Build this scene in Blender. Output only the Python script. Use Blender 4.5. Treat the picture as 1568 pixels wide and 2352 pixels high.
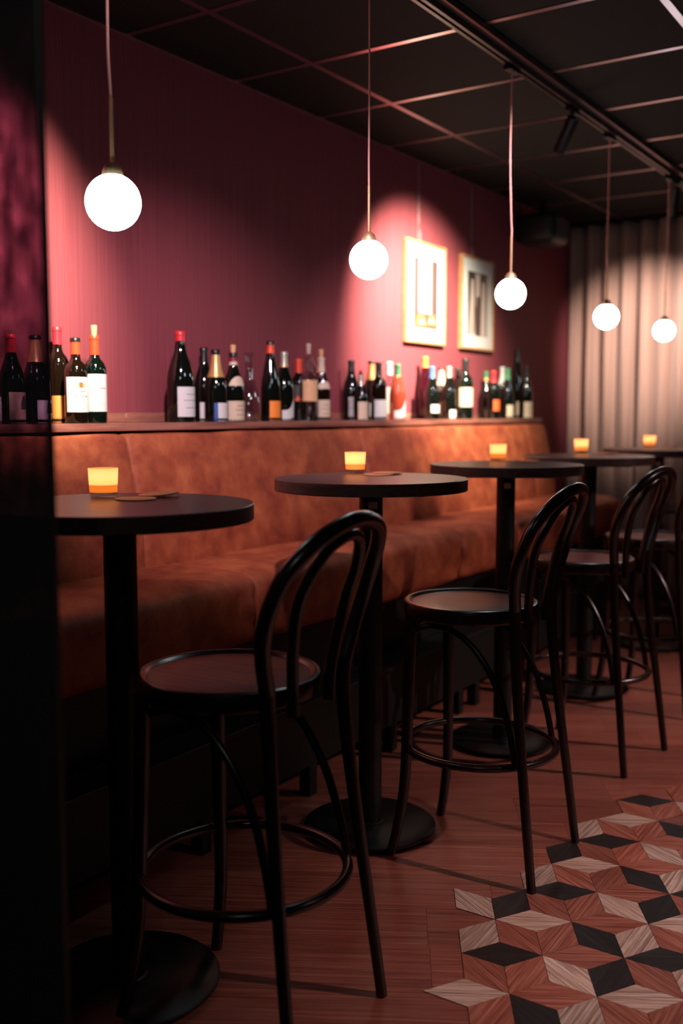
import bpy, bmesh, math, random
from mathutils import Vector, Matrix, noise
from math import sin, cos, pi, radians
random.seed(7)
C = bpy.context.scene.collection
for o in list(bpy.data.objects): bpy.data.objects.remove(o, do_unlink=True)

# ---------------------------------------------------------------- camera
cd = bpy.data.cameras.new('camera'); cam = bpy.data.objects.new('camera', cd); C.objects.link(cam)
cd.sensor_fit = 'VERTICAL'; cd.sensor_height = 36; cd.sensor_width = 24; cd.lens = 2309/2352*36
cd.clip_start = .05; cd.clip_end = 60
EYE = Vector((0, 0, 1.295)); yaw, pit = .58275, .09798
F0 = Vector((-sin(yaw), cos(yaw), 0)); R0 = Vector((cos(yaw), sin(yaw), 0)); U0 = Vector((0, 0, 1))
F1 = F0*cos(pit) - U0*sin(pit); U1 = U0*cos(pit) + F0*sin(pit)
cam.matrix_world = Matrix(((R0.x, U1.x, -F1.x, EYE.x), (R0.y, U1.y, -F1.y, EYE.y), (R0.z, U1.z, -F1.z, EYE.z), (0, 0, 0, 1)))
cd.dof.use_dof = True; cd.dof.focus_distance = 2.62; cd.dof.aperture_fstop = 1.7
bpy.context.scene.camera = cam

# ---------------------------------------------------------------- world and exposure
w = bpy.data.worlds.new('world'); bpy.context.scene.world = w; w.use_nodes = True
w.node_tree.nodes['Background'].inputs[0].default_value = (1.0, .42, .50, 1)
w.node_tree.nodes['Background'].inputs[1].default_value = .010
vs = bpy.context.scene.view_settings
vs.view_transform = 'Standard'; vs.look = 'None'; vs.exposure = 0.0; vs.gamma = 1; vs.use_curve_mapping = False

# ---------------------------------------------------------------- track spotlights, unseen lamps out of frame, added fill
def spot(loc, target, power, col, deg, blend=1.0, size=.03):
    l = bpy.data.lights.new('spot_or_fill', 'SPOT'); l.energy = power; l.color = col
    l.spot_size = radians(deg); l.spot_blend = blend; l.shadow_soft_size = size
    o = bpy.data.objects.new('spot_or_fill', l); C.objects.link(o); o.location = loc
    o.rotation_euler = (Vector(target) - Vector(loc)).to_track_quat('-Z', 'Y').to_euler()
    return o
WARM = (1.0, .90, .68); PINK = (1.0, .40, .40); ROSE = (1.0, .67, .62); SOFT = (1.0, .76, .86)
SPOTS = [  # lamp position, aim, power, colour, cone, blend
    ((-1.69, 4.23, 2.43), (-2.65, 4.74, 1.66), 900, WARM, 72, 1),
    ((-1.69, 1.78, 2.43), (-2.65, 1.88, 1.78), 620, WARM, 66, 1),
    ((-1.63, 5.79, 2.38), (-2.10, 7.00, 1.75), 330, (1, .84, .74), 54, 1),
    ((-0.98, 1.30, 2.58), (-2.60, 3.05, 1.10), 320, SOFT, 46, 1),  # unseen fill without a fixture, brightens bottles and bench mid-wall
    ((-0.98, 3.00, 2.60), (-2.60, 4.60, 1.10), 210, SOFT, 46, 1),  # second unseen fill, no fixture, for the farther bottles
    ((1.50, 2.75, 2.52), (-0.34, 2.42, 0.0), 400, ROSE, 40, 1),
    ((1.50, 4.60, 2.52), (-0.85, 4.20, 0.0), 460, ROSE, 50, 1),
    ((0.10, -0.40, 2.50), (-1.4, 1.2, 0.9), 9, (.96, 1, .96), 90, 1),  # weak fill added by the camera to lift smoked panel and blacks
]
for s in SPOTS: spot(*s)

# ---------------------------------------------------------------- helpers
def mesh_obj(name, bm, mat, parent=None, smooth=True, auto=40):
    me = bpy.data.meshes.new(name)
    bmesh.ops.recalc_face_normals(bm, faces=bm.faces[:])
    bm.to_mesh(me); bm.free()
    if mat is not None:
        for m_ in (mat if isinstance(mat, (list, tuple)) else [mat]): me.materials.append(m_)
    if smooth:
        for p in me.polygons: p.use_smooth = True
        if auto: me.set_sharp_from_angle(angle=radians(auto))
    o = bpy.data.objects.new(name, me); C.objects.link(o)
    if parent is not None: o.parent = parent
    return o
def thing(name, label, cat, loc=(0, 0, 0), rz=0, group=None):
    o = bpy.data.objects.new(name, None); C.objects.link(o); o.empty_display_size = .1
    o.location = loc; o.rotation_euler = (0, 0, rz); o['label'] = label; o['category'] = cat
    if group: o['group'] = group
    return o
def tag(o, label, cat, group=None):
    o['label'] = label; o['category'] = cat
    if group: o['group'] = group
    return o
def struct(o): o['kind'] = 'structure'; return o
def box(bm, x0, x1, y0, y1, z0, z1, bev=0, seg=2):
    r = bmesh.ops.create_cube(bm, size=1)
    for v in r['verts']:
        v.co = Vector((x0 + (v.co.x+.5)*(x1-x0), y0 + (v.co.y+.5)*(y1-y0), z0 + (v.co.z+.5)*(z1-z0)))
    if bev:
        es = {e for v in r['verts'] for e in v.link_edges}
        bmesh.ops.bevel(bm, geom=list(es), offset=bev, segments=seg, profile=.5, affect='EDGES')
    return bm
def nb(): return bmesh.new()
def lathe(bm, prof, seg=32, cx=0, cy=0, caps=True):
    rings = []
    for r, z in prof:
        if r < 1e-6: rings.append([bm.verts.new((cx, cy, z))])
        else: rings.append([bm.verts.new((cx + r*cos(2*pi*k/seg), cy + r*sin(2*pi*k/seg), z)) for k in range(seg)])
    for a, b in zip(rings, rings[1:]):
        for k in range(seg):
            k2 = (k+1) % seg
            if len(a) == 1 and len(b) == 1: continue
            if len(a) == 1: bm.faces.new((a[0], b[k], b[k2]))
            elif len(b) == 1: bm.faces.new((a[k], a[k2], b[0]))
            else: bm.faces.new((a[k], a[k2], b[k2], b[k]))
    if caps:
        if len(rings[0]) > 1: bm.faces.new(rings[0][::-1])
        if len(rings[-1]) > 1: bm.faces.new(rings[-1])
    return bm
def catmull(pts, n=8):
    P = [Vector(p) for p in pts]; P = [2*P[0]-P[1]] + P + [2*P[-1]-P[-2]]; out = []
    for i in range(1, len(P)-2):
        for k in range(n):
            t = k/n; a, b, c, d = P[i-1:i+3]
            out.append(.5*((2*b) + (c-a)*t + (2*a-5*b+4*c-d)*t*t + (3*b-a-3*c+d)*t**3))
    out.append(P[-2]); return out
def tube(bm, pts, rad, seg=12, closed=False, caps=True):
    n = len(pts); pts = [Vector(p) for p in pts]
    rf = rad if callable(rad) else (lambda t: rad)
    up = None; rings = []
    for i, p in enumerate(pts):
        if closed: t = (pts[(i+1) % n] - pts[i-1]).normalized()
        else: t = (pts[min(i+1, n-1)] - pts[max(i-1, 0)]).normalized()
        if up is None:
            up = Vector((0, 0, 1)) if abs(t.z) < .9 else Vector((1, 0, 0))
        up = (up - t*up.dot(t)).normalized(); s = t.cross(up)
        r = rf(i/max(1, n-1))
        rings.append([bm.verts.new(p + (up*cos(2*pi*k/seg) + s*sin(2*pi*k/seg))*r) for k in range(seg)])
    m = n if closed else n-1
    for i in range(m):
        a, b = rings[i], rings[(i+1) % n]
        for k in range(seg): bm.faces.new((a[k], a[(k+1) % seg], b[(k+1) % seg], b[k]))
    if not closed and caps: bm.faces.new(rings[0][::-1]); bm.faces.new(rings[-1])
    return bm

# ---------------------------------------------------------------- materials
def mat(name, base, rough=.5, metal=0, spec=.5, coat=0, emit=None, es=0, sheen=0):
    m = bpy.data.materials.new(name); m.use_nodes = True; b = m.node_tree.nodes['Principled BSDF']
    b.inputs['Base Color'].default_value = (*base, 1); b.inputs['Roughness'].default_value = rough
    b.inputs['Metallic'].default_value = metal; b.inputs['Specular IOR Level'].default_value = spec
    b.inputs['Coat Weight'].default_value = coat; b.inputs['Coat Roughness'].default_value = .05
    b.inputs['Sheen Weight'].default_value = sheen
    if emit: b.inputs['Emission Color'].default_value = (*emit, 1); b.inputs['Emission Strength'].default_value = es
    return m
def nodes(m): return m.node_tree.nodes, m.node_tree.links, m.node_tree.nodes['Principled BSDF']
def ramp(nt, stops):
    r = nt.nodes.new('ShaderNodeValToRGB'); e = r.color_ramp.elements
    while len(e) < len(stops): e.new(.5)
    for el, (p, c) in zip(e, stops): el.position = p; el.color = (*c, 1)
    return r
def wood(name, c1, c2, rough=.45, sc=(2.5, 60, 60), bump=.15, rnd=True, spec=.5, c3=None, rr=None):
    m = mat(name, c1, rough, spec=spec); N, L, B = nodes(m); nt = m.node_tree
    tc = N.new('ShaderNodeTexCoord'); mp = N.new('ShaderNodeMapping'); mp.inputs['Scale'].default_value = sc
    L.new(tc.outputs['Object'], mp.inputs['Vector'])
    src = mp.outputs[0]
    if rnd:
        oi = N.new('ShaderNodeObjectInfo'); mu = N.new('ShaderNodeMath'); mu.operation = 'MULTIPLY'; mu.inputs[1].default_value = 57
        L.new(oi.outputs['Random'], mu.inputs[0]); va = N.new('ShaderNodeVectorMath'); va.operation = 'ADD'
        L.new(src, va.inputs[0]); L.new(mu.outputs[0], va.inputs[1]); src = va.outputs[0]
    n1 = N.new('ShaderNodeTexNoise'); n1.inputs['Scale'].default_value = 1.0; n1.inputs['Detail'].default_value = 6; n1.inputs['Roughness'].default_value = .65
    n1.inputs['Distortion'].default_value = .4
    L.new(src, n1.inputs['Vector'])
    stops = [(.30, c2), (.62, c1)] if c3 is None else [(.34, c2), (.5, c1), (.66, c3)]
    r = ramp(nt, stops); L.new(n1.outputs['Fac'], r.inputs[0])
    if rnd:
        hs = N.new('ShaderNodeHueSaturation'); mr = N.new('ShaderNodeMapRange'); mr.inputs['To Min'].default_value = .78; mr.inputs['To Max'].default_value = 1.22
        L.new(oi.outputs['Random'], mr.inputs['Value']); L.new(mr.outputs[0], hs.inputs['Value']); L.new(r.outputs[0], hs.inputs['Color']); L.new(hs.outputs[0], B.inputs['Base Color'])
    else: L.new(r.outputs[0], B.inputs['Base Color'])
    bp = N.new('ShaderNodeBump'); bp.inputs['Strength'].default_value = bump; bp.inputs['Distance'].default_value = .002
    L.new(n1.outputs['Fac'], bp.inputs['Height']); L.new(bp.outputs[0], B.inputs['Normal'])
    if rr:
        mr2 = N.new('ShaderNodeMapRange'); mr2.inputs['To Min'].default_value = rr[0]; mr2.inputs['To Max'].default_value = rr[1]
        L.new(n1.outputs['Fac'], mr2.inputs['Value']); L.new(mr2.outputs[0], B.inputs['Roughness'])
    return m

M = {}
# plum wall covering with fine vertical streaks
m = mat('plum_wall', (.16, .03, .045), .5, spec=.08); N, L, B = nodes(m)
tc = N.new('ShaderNodeTexCoord'); mp = N.new('ShaderNodeMapping'); mp.inputs['Scale'].default_value = (1, 90, .8)
n1 = N.new('ShaderNodeTexNoise'); n1.inputs['Scale'].default_value = 1.5; n1.inputs['Detail'].default_value = 5
L.new(tc.outputs['Object'], mp.inputs[0]); L.new(mp.outputs[0], n1.inputs['Vector'])
r = ramp(m.node_tree, [(.3, (.185, .041, .051)), (.7, (.25, .056, .069))]); L.new(n1.outputs['Fac'], r.inputs[0]); L.new(r.outputs[0], B.inputs['Base Color'])
bp = N.new('ShaderNodeBump'); bp.inputs['Strength'].default_value = .25; bp.inputs['Distance'].default_value = .002
L.new(n1.outputs['Fac'], bp.inputs['Height']); L.new(bp.outputs[0], B.inputs['Normal'])
M['wall'] = m
# cognac leather
m = mat('cognac_leather', (.4, .12, .04), .62, spec=.35); N, L, B = nodes(m)
tc = N.new('ShaderNodeTexCoord'); n1 = N.new('ShaderNodeTexNoise'); n1.inputs['Scale'].default_value = 8; n1.inputs['Detail'].default_value = 7; n1.inputs['Roughness'].default_value = .68; n1.inputs['Distortion'].default_value = .15
L.new(tc.outputs['Object'], n1.inputs['Vector'])
r = ramp(m.node_tree, [(.32, (.17, .026, .013)), (.50, (.28, .058, .022)), (.68, (.40, .105, .040))]); L.new(n1.outputs['Fac'], r.inputs[0]); L.new(r.outputs[0], B.inputs['Base Color'])
n2 = N.new('ShaderNodeTexNoise'); n2.inputs['Scale'].default_value = 240; n2.inputs['Detail'].default_value = 3; L.new(tc.outputs['Object'], n2.inputs['Vector'])
bp = N.new('ShaderNodeBump'); bp.inputs['Strength'].default_value = .3; bp.inputs['Distance'].default_value = .001
L.new(n2.outputs['Fac'], bp.inputs['Height']); L.new(bp.outputs[0], B.inputs['Normal'])
M['leather'] = m
# curtain cloth
m = mat('taupe_cloth', (.42, .27, .20), .9, spec=.2, sheen=.2); N, L, B = nodes(m)
tc = N.new('ShaderNodeTexCoord'); mp = N.new('ShaderNodeMapping'); mp.inputs['Scale'].default_value = (55, 55, .6)
n1 = N.new('ShaderNodeTexNoise'); n1.inputs['Scale'].default_value = 1; n1.inputs['Detail'].default_value = 3
L.new(tc.outputs['Object'], mp.inputs[0]); L.new(mp.outputs[0], n1.inputs['Vector'])
r = ramp(m.node_tree, [(.3, (.28, .165, .13)), (.7, (.40, .25, .20))]); L.new(n1.outputs['Fac'], r.inputs[0]); L.new(r.outputs[0], B.inputs['Base Color'])
M['curtain'] = m
M['floor_wood'] = wood('russet_floor_wood', (.20, .060, .040), (.115, .030, .022), .42, (3, 140, 140), .4, c3=(.29, .105, .075), rr=(.5, .36))
M['tile_red'] = wood('russet_tile_wood', (.24, .072, .046), (.11, .028, .020), .42, (5, 170, 170), .6, c3=(.36, .15, .105), rr=(.5, .33))
M['tile_tan'] = wood('greige_tile_wood', (.36, .255, .20), (.15, .085, .068), .42, (5, 170, 170), .6, c3=(.58, .47, .40), rr=(.5, .33))
M['tile_black'] = wood('black_tile_wood', (.009, .007, .008), (.004, .003, .003), .45, (6, 120, 120), .6, c3=(.02, .016, .016), rr=(.62, .36))
M['grout'] = mat('dark_joint', (.05, .018, .014), .8)
M['stool_wood'] = wood('dark_stained_beech', (.012, .005, .005), (.007, .003, .003), .26, (3, 40, 40), .05, False)
M['seat_wood'] = wood('red_brown_seat_ply', (.13, .018, .018), (.06, .009, .010), .36, (3, 75, 75), .12, True, c3=(.19, .036, .032))
M['table_wood'] = wood('dark_oak_laminate', (.060, .032, .030), (.026, .014, .014), .38, (3, 90, 90), .12, True)
M['shelf_wood'] = wood('walnut_shelf', (.24, .085, .06), (.14, .045, .033), .5, (40, 2.5, 40), .1, False, c3=(.32, .13, .09))
M['black_metal'] = mat('black_powder_coat', (.004, .005, .005), .42, spec=.35)
M['black_wood'] = mat('black_painted_wood', (.004, .005, .005), .5, spec=.3)
M['black_soft'] = mat('black_foot', (.01, .01, .01), .7)
M['ceiling_tile'] = mat('black_ceiling_tile', (.009, .009, .008), .85, spec=.2)
M['rail'] = mat('ceiling_rail_steel', (.50, .35, .37), .28, 1)
M['track'] = mat('track_black', (.012, .010, .011), .35)
M['brass'] = mat('brushed_brass', (.62, .38, .20), .45, .7)
M['cord'] = mat('rose_fabric_cord', (.80, .40, .34), .8)
M['steel'] = mat('sticker_silver', (.62, .56, .60), .4, .1)
M['frame'] = wood('light_oak_frame', (.40, .20, .085), (.30, .14, .06), .5, (20, 20, 20), .05, False)
M['mat_white'] = mat('mat_board_white', (.55, .55, .54), .6, coat=1)
def flat(name, c, rough=.6, coat=1): M[name] = mat(name, c, rough, coat=coat)
flat('print_mauve', (.085, .045, .05)); flat('print_ochre', (.26, .13, .055)); flat('print_white', (.50, .50, .48)); flat('print_dark', (.03, .02, .018)); flat('print_grey', (.42, .33, .30)); flat('print_brown', (.13, .055, .03))
m = mat('opal_globe', (.8, .8, .8), .25, emit=(.80, .95, 1.0), es=20); M['globe'] = m
# transparent glass shader made of real see-through plus reflection
def glassy(name, tint, ior=1.45, rough=.02, body=None, bodyfac=0):
    m = bpy.data.materials.new(name); m.use_nodes = True; nt = m.node_tree; N = nt.nodes; L = nt.links; N.clear()
    out = N.new('ShaderNodeOutputMaterial'); mix = N.new('ShaderNodeMixShader'); lw = N.new('ShaderNodeLayerWeight'); lw.inputs[0].default_value = .5
    pw = N.new('ShaderNodeMath'); pw.operation = 'POWER'; pw.inputs[1].default_value = 4.0; L.new(lw.outputs['Facing'], pw.inputs[0])
    fr = N.new('ShaderNodeMath'); fr.operation = 'MULTIPLY_ADD'; fr.inputs[1].default_value = .75; fr.inputs[2].default_value = .04; L.new(pw.outputs[0], fr.inputs[0])
    tr = N.new('ShaderNodeBsdfTransparent'); tr.inputs[0].default_value = (*tint, 1)
    gl = N.new('ShaderNodeBsdfGlossy'); gl.inputs['Roughness'].default_value = rough
    L.new(fr.outputs[0], mix.inputs[0]); L.new(tr.outputs[0], mix.inputs[1]); L.new(gl.outputs[0], mix.inputs[2])
    last = mix.outputs[0]
    if body:
        d = N.new('ShaderNodeBsdfDiffuse'); d.inputs[0].default_value = (*body, 1); m2 = N.new('ShaderNodeMixShader'); m2.inputs[0].default_value = bodyfac
        L.new(last, m2.inputs[1]); L.new(d.outputs[0], m2.inputs[2]); last = m2.outputs[0]
    L.new(last, out.inputs[0]); return m
M['clear'] = glassy('clear_glass', (.80, .83, .84), 1.5); [setattr(n.inputs[2], 'default_value', .10) for n in M['clear'].node_tree.nodes if n.type == 'MATH' and n.operation == 'MULTIPLY_ADD']
# smoked panel: tint with cloudy smears
m = glassy('smoked_glass', (.2, .08, .16), 1.35, .12, (.16, .19, .18), .22); nt = m.node_tree; N = nt.nodes; L = nt.links
tc = N.new('ShaderNodeTexCoord'); mp = N.new('ShaderNodeMapping'); mp.inputs['Scale'].default_value = (50, 50, 20)
n1 = N.new('ShaderNodeTexNoise'); n1.inputs['Scale'].default_value = 1; n1.inputs['Detail'].default_value = 2.5; n1.inputs['Distortion'].default_value = .6
L.new(tc.outputs['Object'], mp.inputs[0]); L.new(mp.outputs[0], n1.inputs['Vector'])
r = ramp(nt, [(.36, (.20, .13, .20)), (.64, (.62, .44, .62))]); L.new(n1.outputs['Fac'], r.inputs[0])
L.new(r.outputs[0], [n for n in N if n.type == 'BSDF_TRANSPARENT'][0].inputs[0])
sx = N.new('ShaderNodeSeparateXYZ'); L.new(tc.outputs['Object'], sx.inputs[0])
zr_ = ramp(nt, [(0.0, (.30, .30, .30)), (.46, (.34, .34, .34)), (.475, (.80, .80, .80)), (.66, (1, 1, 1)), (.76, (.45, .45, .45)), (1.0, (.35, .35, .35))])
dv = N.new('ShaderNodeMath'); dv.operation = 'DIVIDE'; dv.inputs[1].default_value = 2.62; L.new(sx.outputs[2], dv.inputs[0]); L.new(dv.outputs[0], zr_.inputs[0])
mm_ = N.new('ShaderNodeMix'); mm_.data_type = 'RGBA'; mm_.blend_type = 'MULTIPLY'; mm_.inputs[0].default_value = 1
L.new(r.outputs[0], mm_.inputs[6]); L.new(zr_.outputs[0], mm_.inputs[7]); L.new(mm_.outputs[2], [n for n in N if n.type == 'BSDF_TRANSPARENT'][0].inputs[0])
M['smoke'] = m
# bottle glasses and papers
def glaze(name, c, rough=.06): M[name] = mat(name, c, rough, spec=.6)
glaze('glass_black', (.003, .004, .003)); glaze('glass_green', (.002, .005, .003)); glaze('glass_brown', (.006, .003, .0015)); glaze('glass_plum', (.03, .002, .006)); glaze('glass_rose', (.34, .05, .025))
for n_, c_ in dict(red=(.55, .02, .03), orange=(.70, .06, .015), tan=(.62, .40, .20), gold=(.62, .34, .13), white=(.56, .545, .53), cream=(.52, .40, .29), black=(.006, .006, .006), silver=(.40, .38, .30), green=(.03, .16, .07), blue=(.05, .13, .32), maroon=(.22, .01, .03), amber=(.80, .22, .03), peach=(.68, .38, .20), navy=(.02, .07, .26), flame=(.75, .10, .02), ink=(.05, .04, .04), rosered=(.6, .15, .1), yellow=(.62, .22, .04)).items():
    M['p_'+n_] = mat('paper_'+n_, c_, .35 if n_ in ('gold', 'silver', 'red', 'orange', 'black') else .55, .5 if n_ in ('gold', 'silver') else 0)
M['cork'] = mat('cork', (.60, .34, .16), .8)
M['coaster'] = mat('tan_leather_board', (.62, .25, .11), .6)
M['wax'] = mat('candle_wax', (.85, .40, .10), .5, emit=(1, .30, .03), es=.55)  # emission paints the candle's glow into the wax
# amber frosted liner of the tea light cups: translucent, lit by the flame inside, with some glow painted in by emission
m = bpy.data.materials.new('amber_frosted_glass'); m.use_nodes = True; N = m.node_tree.nodes; L = m.node_tree.links; N.clear()
out = N.new('ShaderNodeOutputMaterial'); t_ = N.new('ShaderNodeBsdfTranslucent'); t_.inputs[0].default_value = (1, .64, .40, 1)
d_ = N.new('ShaderNodeBsdfDiffuse'); d_.inputs[0].default_value = (.9, .50, .18, 1); mx = N.new('ShaderNodeMixShader'); mx.inputs[0].default_value = .3
L.new(t_.outputs[0], mx.inputs[1]); L.new(d_.outputs[0], mx.inputs[2])
em = N.new('ShaderNodeEmission'); em.inputs[0].default_value = (1, .38, .05, 1); em.inputs[1].default_value = .25
ad = N.new('ShaderNodeAddShader'); L.new(mx.outputs[0], ad.inputs[0]); L.new(em.outputs[0], ad.inputs[1]); L.new(ad.outputs[0], out.inputs[0]); M['amber'] = m
M['flame'] = mat('flame', (1, .6, .2), .5, emit=(1, .62, .22), es=6)

# ---------------------------------------------------------------- the room
WX = -2.65; ZC = 2.62; YB = 7.16
wl = struct(mesh_obj('wall_left', box(nb(), WX-.1, WX, -.5, YB+.1, -.02, ZC+.06), M['wall'], smooth=False))
wb = struct(mesh_obj('wall_back', box(nb(), WX, 2.6, YB, YB+.1, -.02, ZC+.06), M['wall'], smooth=False))
struct(mesh_obj('trim_1', box(nb(), WX, WX+.008, .95, YB, ZC-.012, ZC-.0045, .002), mat('trim_plum', (.16, .05, .055), .4), smooth=False))
floor = struct(mesh_obj('floor', box(nb(), WX, 2.6, -.5, YB, -.06, -.008), M['grout'], smooth=False))
# floor boards: each a piece of its own, laid at thirty degrees
def clip(poly, axis, lim, keep_less):
    out = []
    for i, p in enumerate(poly):
        q = poly[(i+1) % len(poly)]; a = (p[axis] <= lim) == keep_less; b = (q[axis] <= lim) == keep_less
        if a: out.append(p)
        if a != b:
            t = (lim - p[axis])/(q[axis]-p[axis]); out.append((p[0]+(q[0]-p[0])*t, p[1]+(q[1]-p[1])*t))
    return out
ang = radians(30); ca, sa = cos(ang), sin(ang); PL, PW, gap = 1.22, .195, .0004
row = -30
for row in range(-22, 46):
    off = random.uniform(0, PL)
    for col in range(-8, 9):
        u0 = col*PL + off + gap; u1 = (col+1)*PL + off - gap; v0 = row*PW + gap; v1 = (row+1)*PW - gap
        cu, cv = (u0+u1)/2, (v0+v1)/2
        cx, cy = cu*ca - cv*sa, cu*sa + cv*ca
        if not (WX-.7 < cx < 2.0 and .2 < cy < 7.8): continue
        poly = [(u*ca-v*sa, u*sa+v*ca) for u, v in ((u0, v0), (u1, v0), (u1, v1), (u0, v1))]
        for ax, lim, kl in ((0, WX+.002, False), (0, 1.9, True), (1, .3, False), (1, YB-.002, True)):
            poly = clip(poly, ax, lim, kl)
            if len(poly) < 3: break
        if len(poly) < 3: continue
        loc = [((x-cx)*ca+(y-cy)*sa, -(x-cx)*sa+(y-cy)*ca) for x, y in poly]
        bm = nb(); lo = [bm.verts.new((x, y, -.008)) for x, y in loc]; hi = [bm.verts.new((x, y, 0)) for x, y in loc]
        bm.faces.new(hi); k = len(loc)
        for i in range(k): bm.faces.new((lo[i], lo[(i+1) % k], hi[(i+1) % k], hi[i]))
        o = mesh_obj('plank', bm, M['floor_wood'], floor, smooth=False); o.location = (cx, cy, 0); o.rotation_euler.z = ang
# rhombic tumbling-block tiles
S = .1920; O = Vector((-.8605, 2.372)); A_ = Vector((0, S)); B_ = Vector((S*cos(ang)*1.007, S*.5))
def star(i, j): return O + B_*i + A_*j
DIR = {'v': (0, 1), 'p': (1, 0), 'm': (1, -1)}
known = {}
def put(c, *es):
    for i, j, d in es: known[(i, j, d)] = c
put('K', (-1,0,'v'), (-1,1,'p'), (0,0,'m'), (-1,-1,'p'), (1,-2,'v'), (0,-2,'m'), (-1,2,'v'), (-1,3,'p'), (0,2,'m'), (1,0,'v'), (0,4,'m'), (-1,5,'p'), (1,-1,'p'), (1,1,'p'))
put('R', (-1,1,'m'), (-1,0,'m'), (0,-1,'v'), (0,0,'v'), (0,0,'p'), (-1,-1,'m'), (0,-2,'v'), (0,-1,'p'), (0,-2,'p'), (0,-3,'v'), (-1,2,'m'), (0,1,'v'), (-1,3,'m'), (0,2,'v'), (0,2,'p'), (0,1,'p'), (-1,4,'m'), (0,3,'v'), (0,3,'p'), (-1,5,'m'), (0,4,'v'), (1,0,'m'), (1,-1,'m'), (1,-2,'m'), (1,1,'m'), (0,5,'v'), (0,5,'p'), (2,-3,'v'))
put('T', (-1,0,'p'), (0,1,'m'), (-1,-1,'v'), (0,-1,'m'), (-1,-2,'p'), (1,-3,'v'), (-2,1,'m'), (-1,1,'v'), (-1,2,'p'), (0,3,'m'), (-1,3,'v'), (-1,4,'p'), (1,-1,'v'), (1,-2,'p'), (1,1,'v'), (1,0,'p'), (0,5,'m'))
rt = random.Random(3)
for i in range(0, 12):
    for j in range(-14, 7):
        for d in 'vpm':
            if (i, j, d) in known: continue
            if i == 0 and (j > -3): continue
            if i == 1 and j == 0 and d in 'vp': continue
            p = star(i, j)
            if p.y < .75 or p.y > 3.6 or p.x > 1.0: continue
            known[(i, j, d)] = rt.choices('KRT', (.25, .45, .3))[0]
hx, hy = S/2, S/2*math.tan(radians(30))
def rhomb(inset, z0, z1):
    bm = nb(); a, b = hx - inset*2, hy - inset*1.155
    P = [(a, 0), (0, b), (-a, 0), (0, -b)]
    lo = [bm.verts.new((x, y, z0)) for x, y in P]; hi = [bm.verts.new((x, y, z1)) for x, y in P]
    bm.faces.new(hi)
    for k in range(4): bm.faces.new((lo[k], lo[(k+1) % 4], hi[(k+1) % 4], hi[k]))
    return bm
base_me = {}
beds = []
for (i, j, d), c in known.items():
    p = star(i, j); dd = DIR[d]; q = star(i+dd[0], j+dd[1]); mid = (p+q)/2; rz = math.atan2(q.y-p.y, q.x-p.x)
    if c not in base_me:
        o = mesh_obj('rhombus_tile', rhomb(.00045, .0008, .0020), M[{'K': 'tile_black', 'R': 'tile_red', 'T': 'tile_tan'}[c]], floor, smooth=False); base_me[c] = o.data
    else:
        o = bpy.data.objects.new('rhombus_tile', base_me[c]); C.objects.link(o); o.parent = floor
    o.location = (mid.x, mid.y, 0); o.rotation_euler.z = rz
    beds.append((mid, rz))
bm = nb()
for mid, rz in beds:
    b2 = rhomb(-.0004, .0003, .0009); b2.transform(Matrix.Translation((mid.x, mid.y, 0)) @ Matrix.Rotation(rz, 4, 'Z'))
    me = bpy.data.meshes.new('t'); b2.to_mesh(me); bm.from_mesh(me); bpy.data.meshes.remove(me); b2.free()
o = mesh_obj('tile_bed', bm, M['grout'], floor, smooth=False); o['kind'] = 'stuff'

# suspended ceiling: separate tiles between rails
ceil = struct(mesh_obj('ceiling', box(nb(), WX, 2.6, -.5, YB, ZC+.02, ZC+.08), M['ceiling_tile'], smooth=False))
XR = [-2.275, -1.595, -.99, -.385, .22, .825, 1.43, 2.035]; YR = [3.84 + .594*k for k in range(-7, 6)]
YR = [y for y in YR if y > -.5]
bm = nb()
xs = [WX] + XR + [2.6]; ys = [-.5] + YR + [YB]
for a, b in zip(xs, xs[1:]):
    for c, d in zip(ys, ys[1:]):
        bx = box(nb(), a+.010, b-.010, c+.010, d-.010, ZC-.004, ZC+.016, .003, 1)
        mesh_obj('ceiling_tile', bx, M['ceiling_tile'], ceil, smooth=False)
for x in XR:
    if x == -1.595: continue
    mesh_obj('ceiling_rail', box(nb(), x-.013, x+.013, -.5, YB, ZC-.006, ZC+.012), M['rail'], ceil, smooth=False)
for y in YR:
    mesh_obj('ceiling_rail', box(nb(), WX, 2.6, y-.012, y+.012, ZC-.0065, ZC+.012), M['rail'], ceil, smooth=False)

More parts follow.
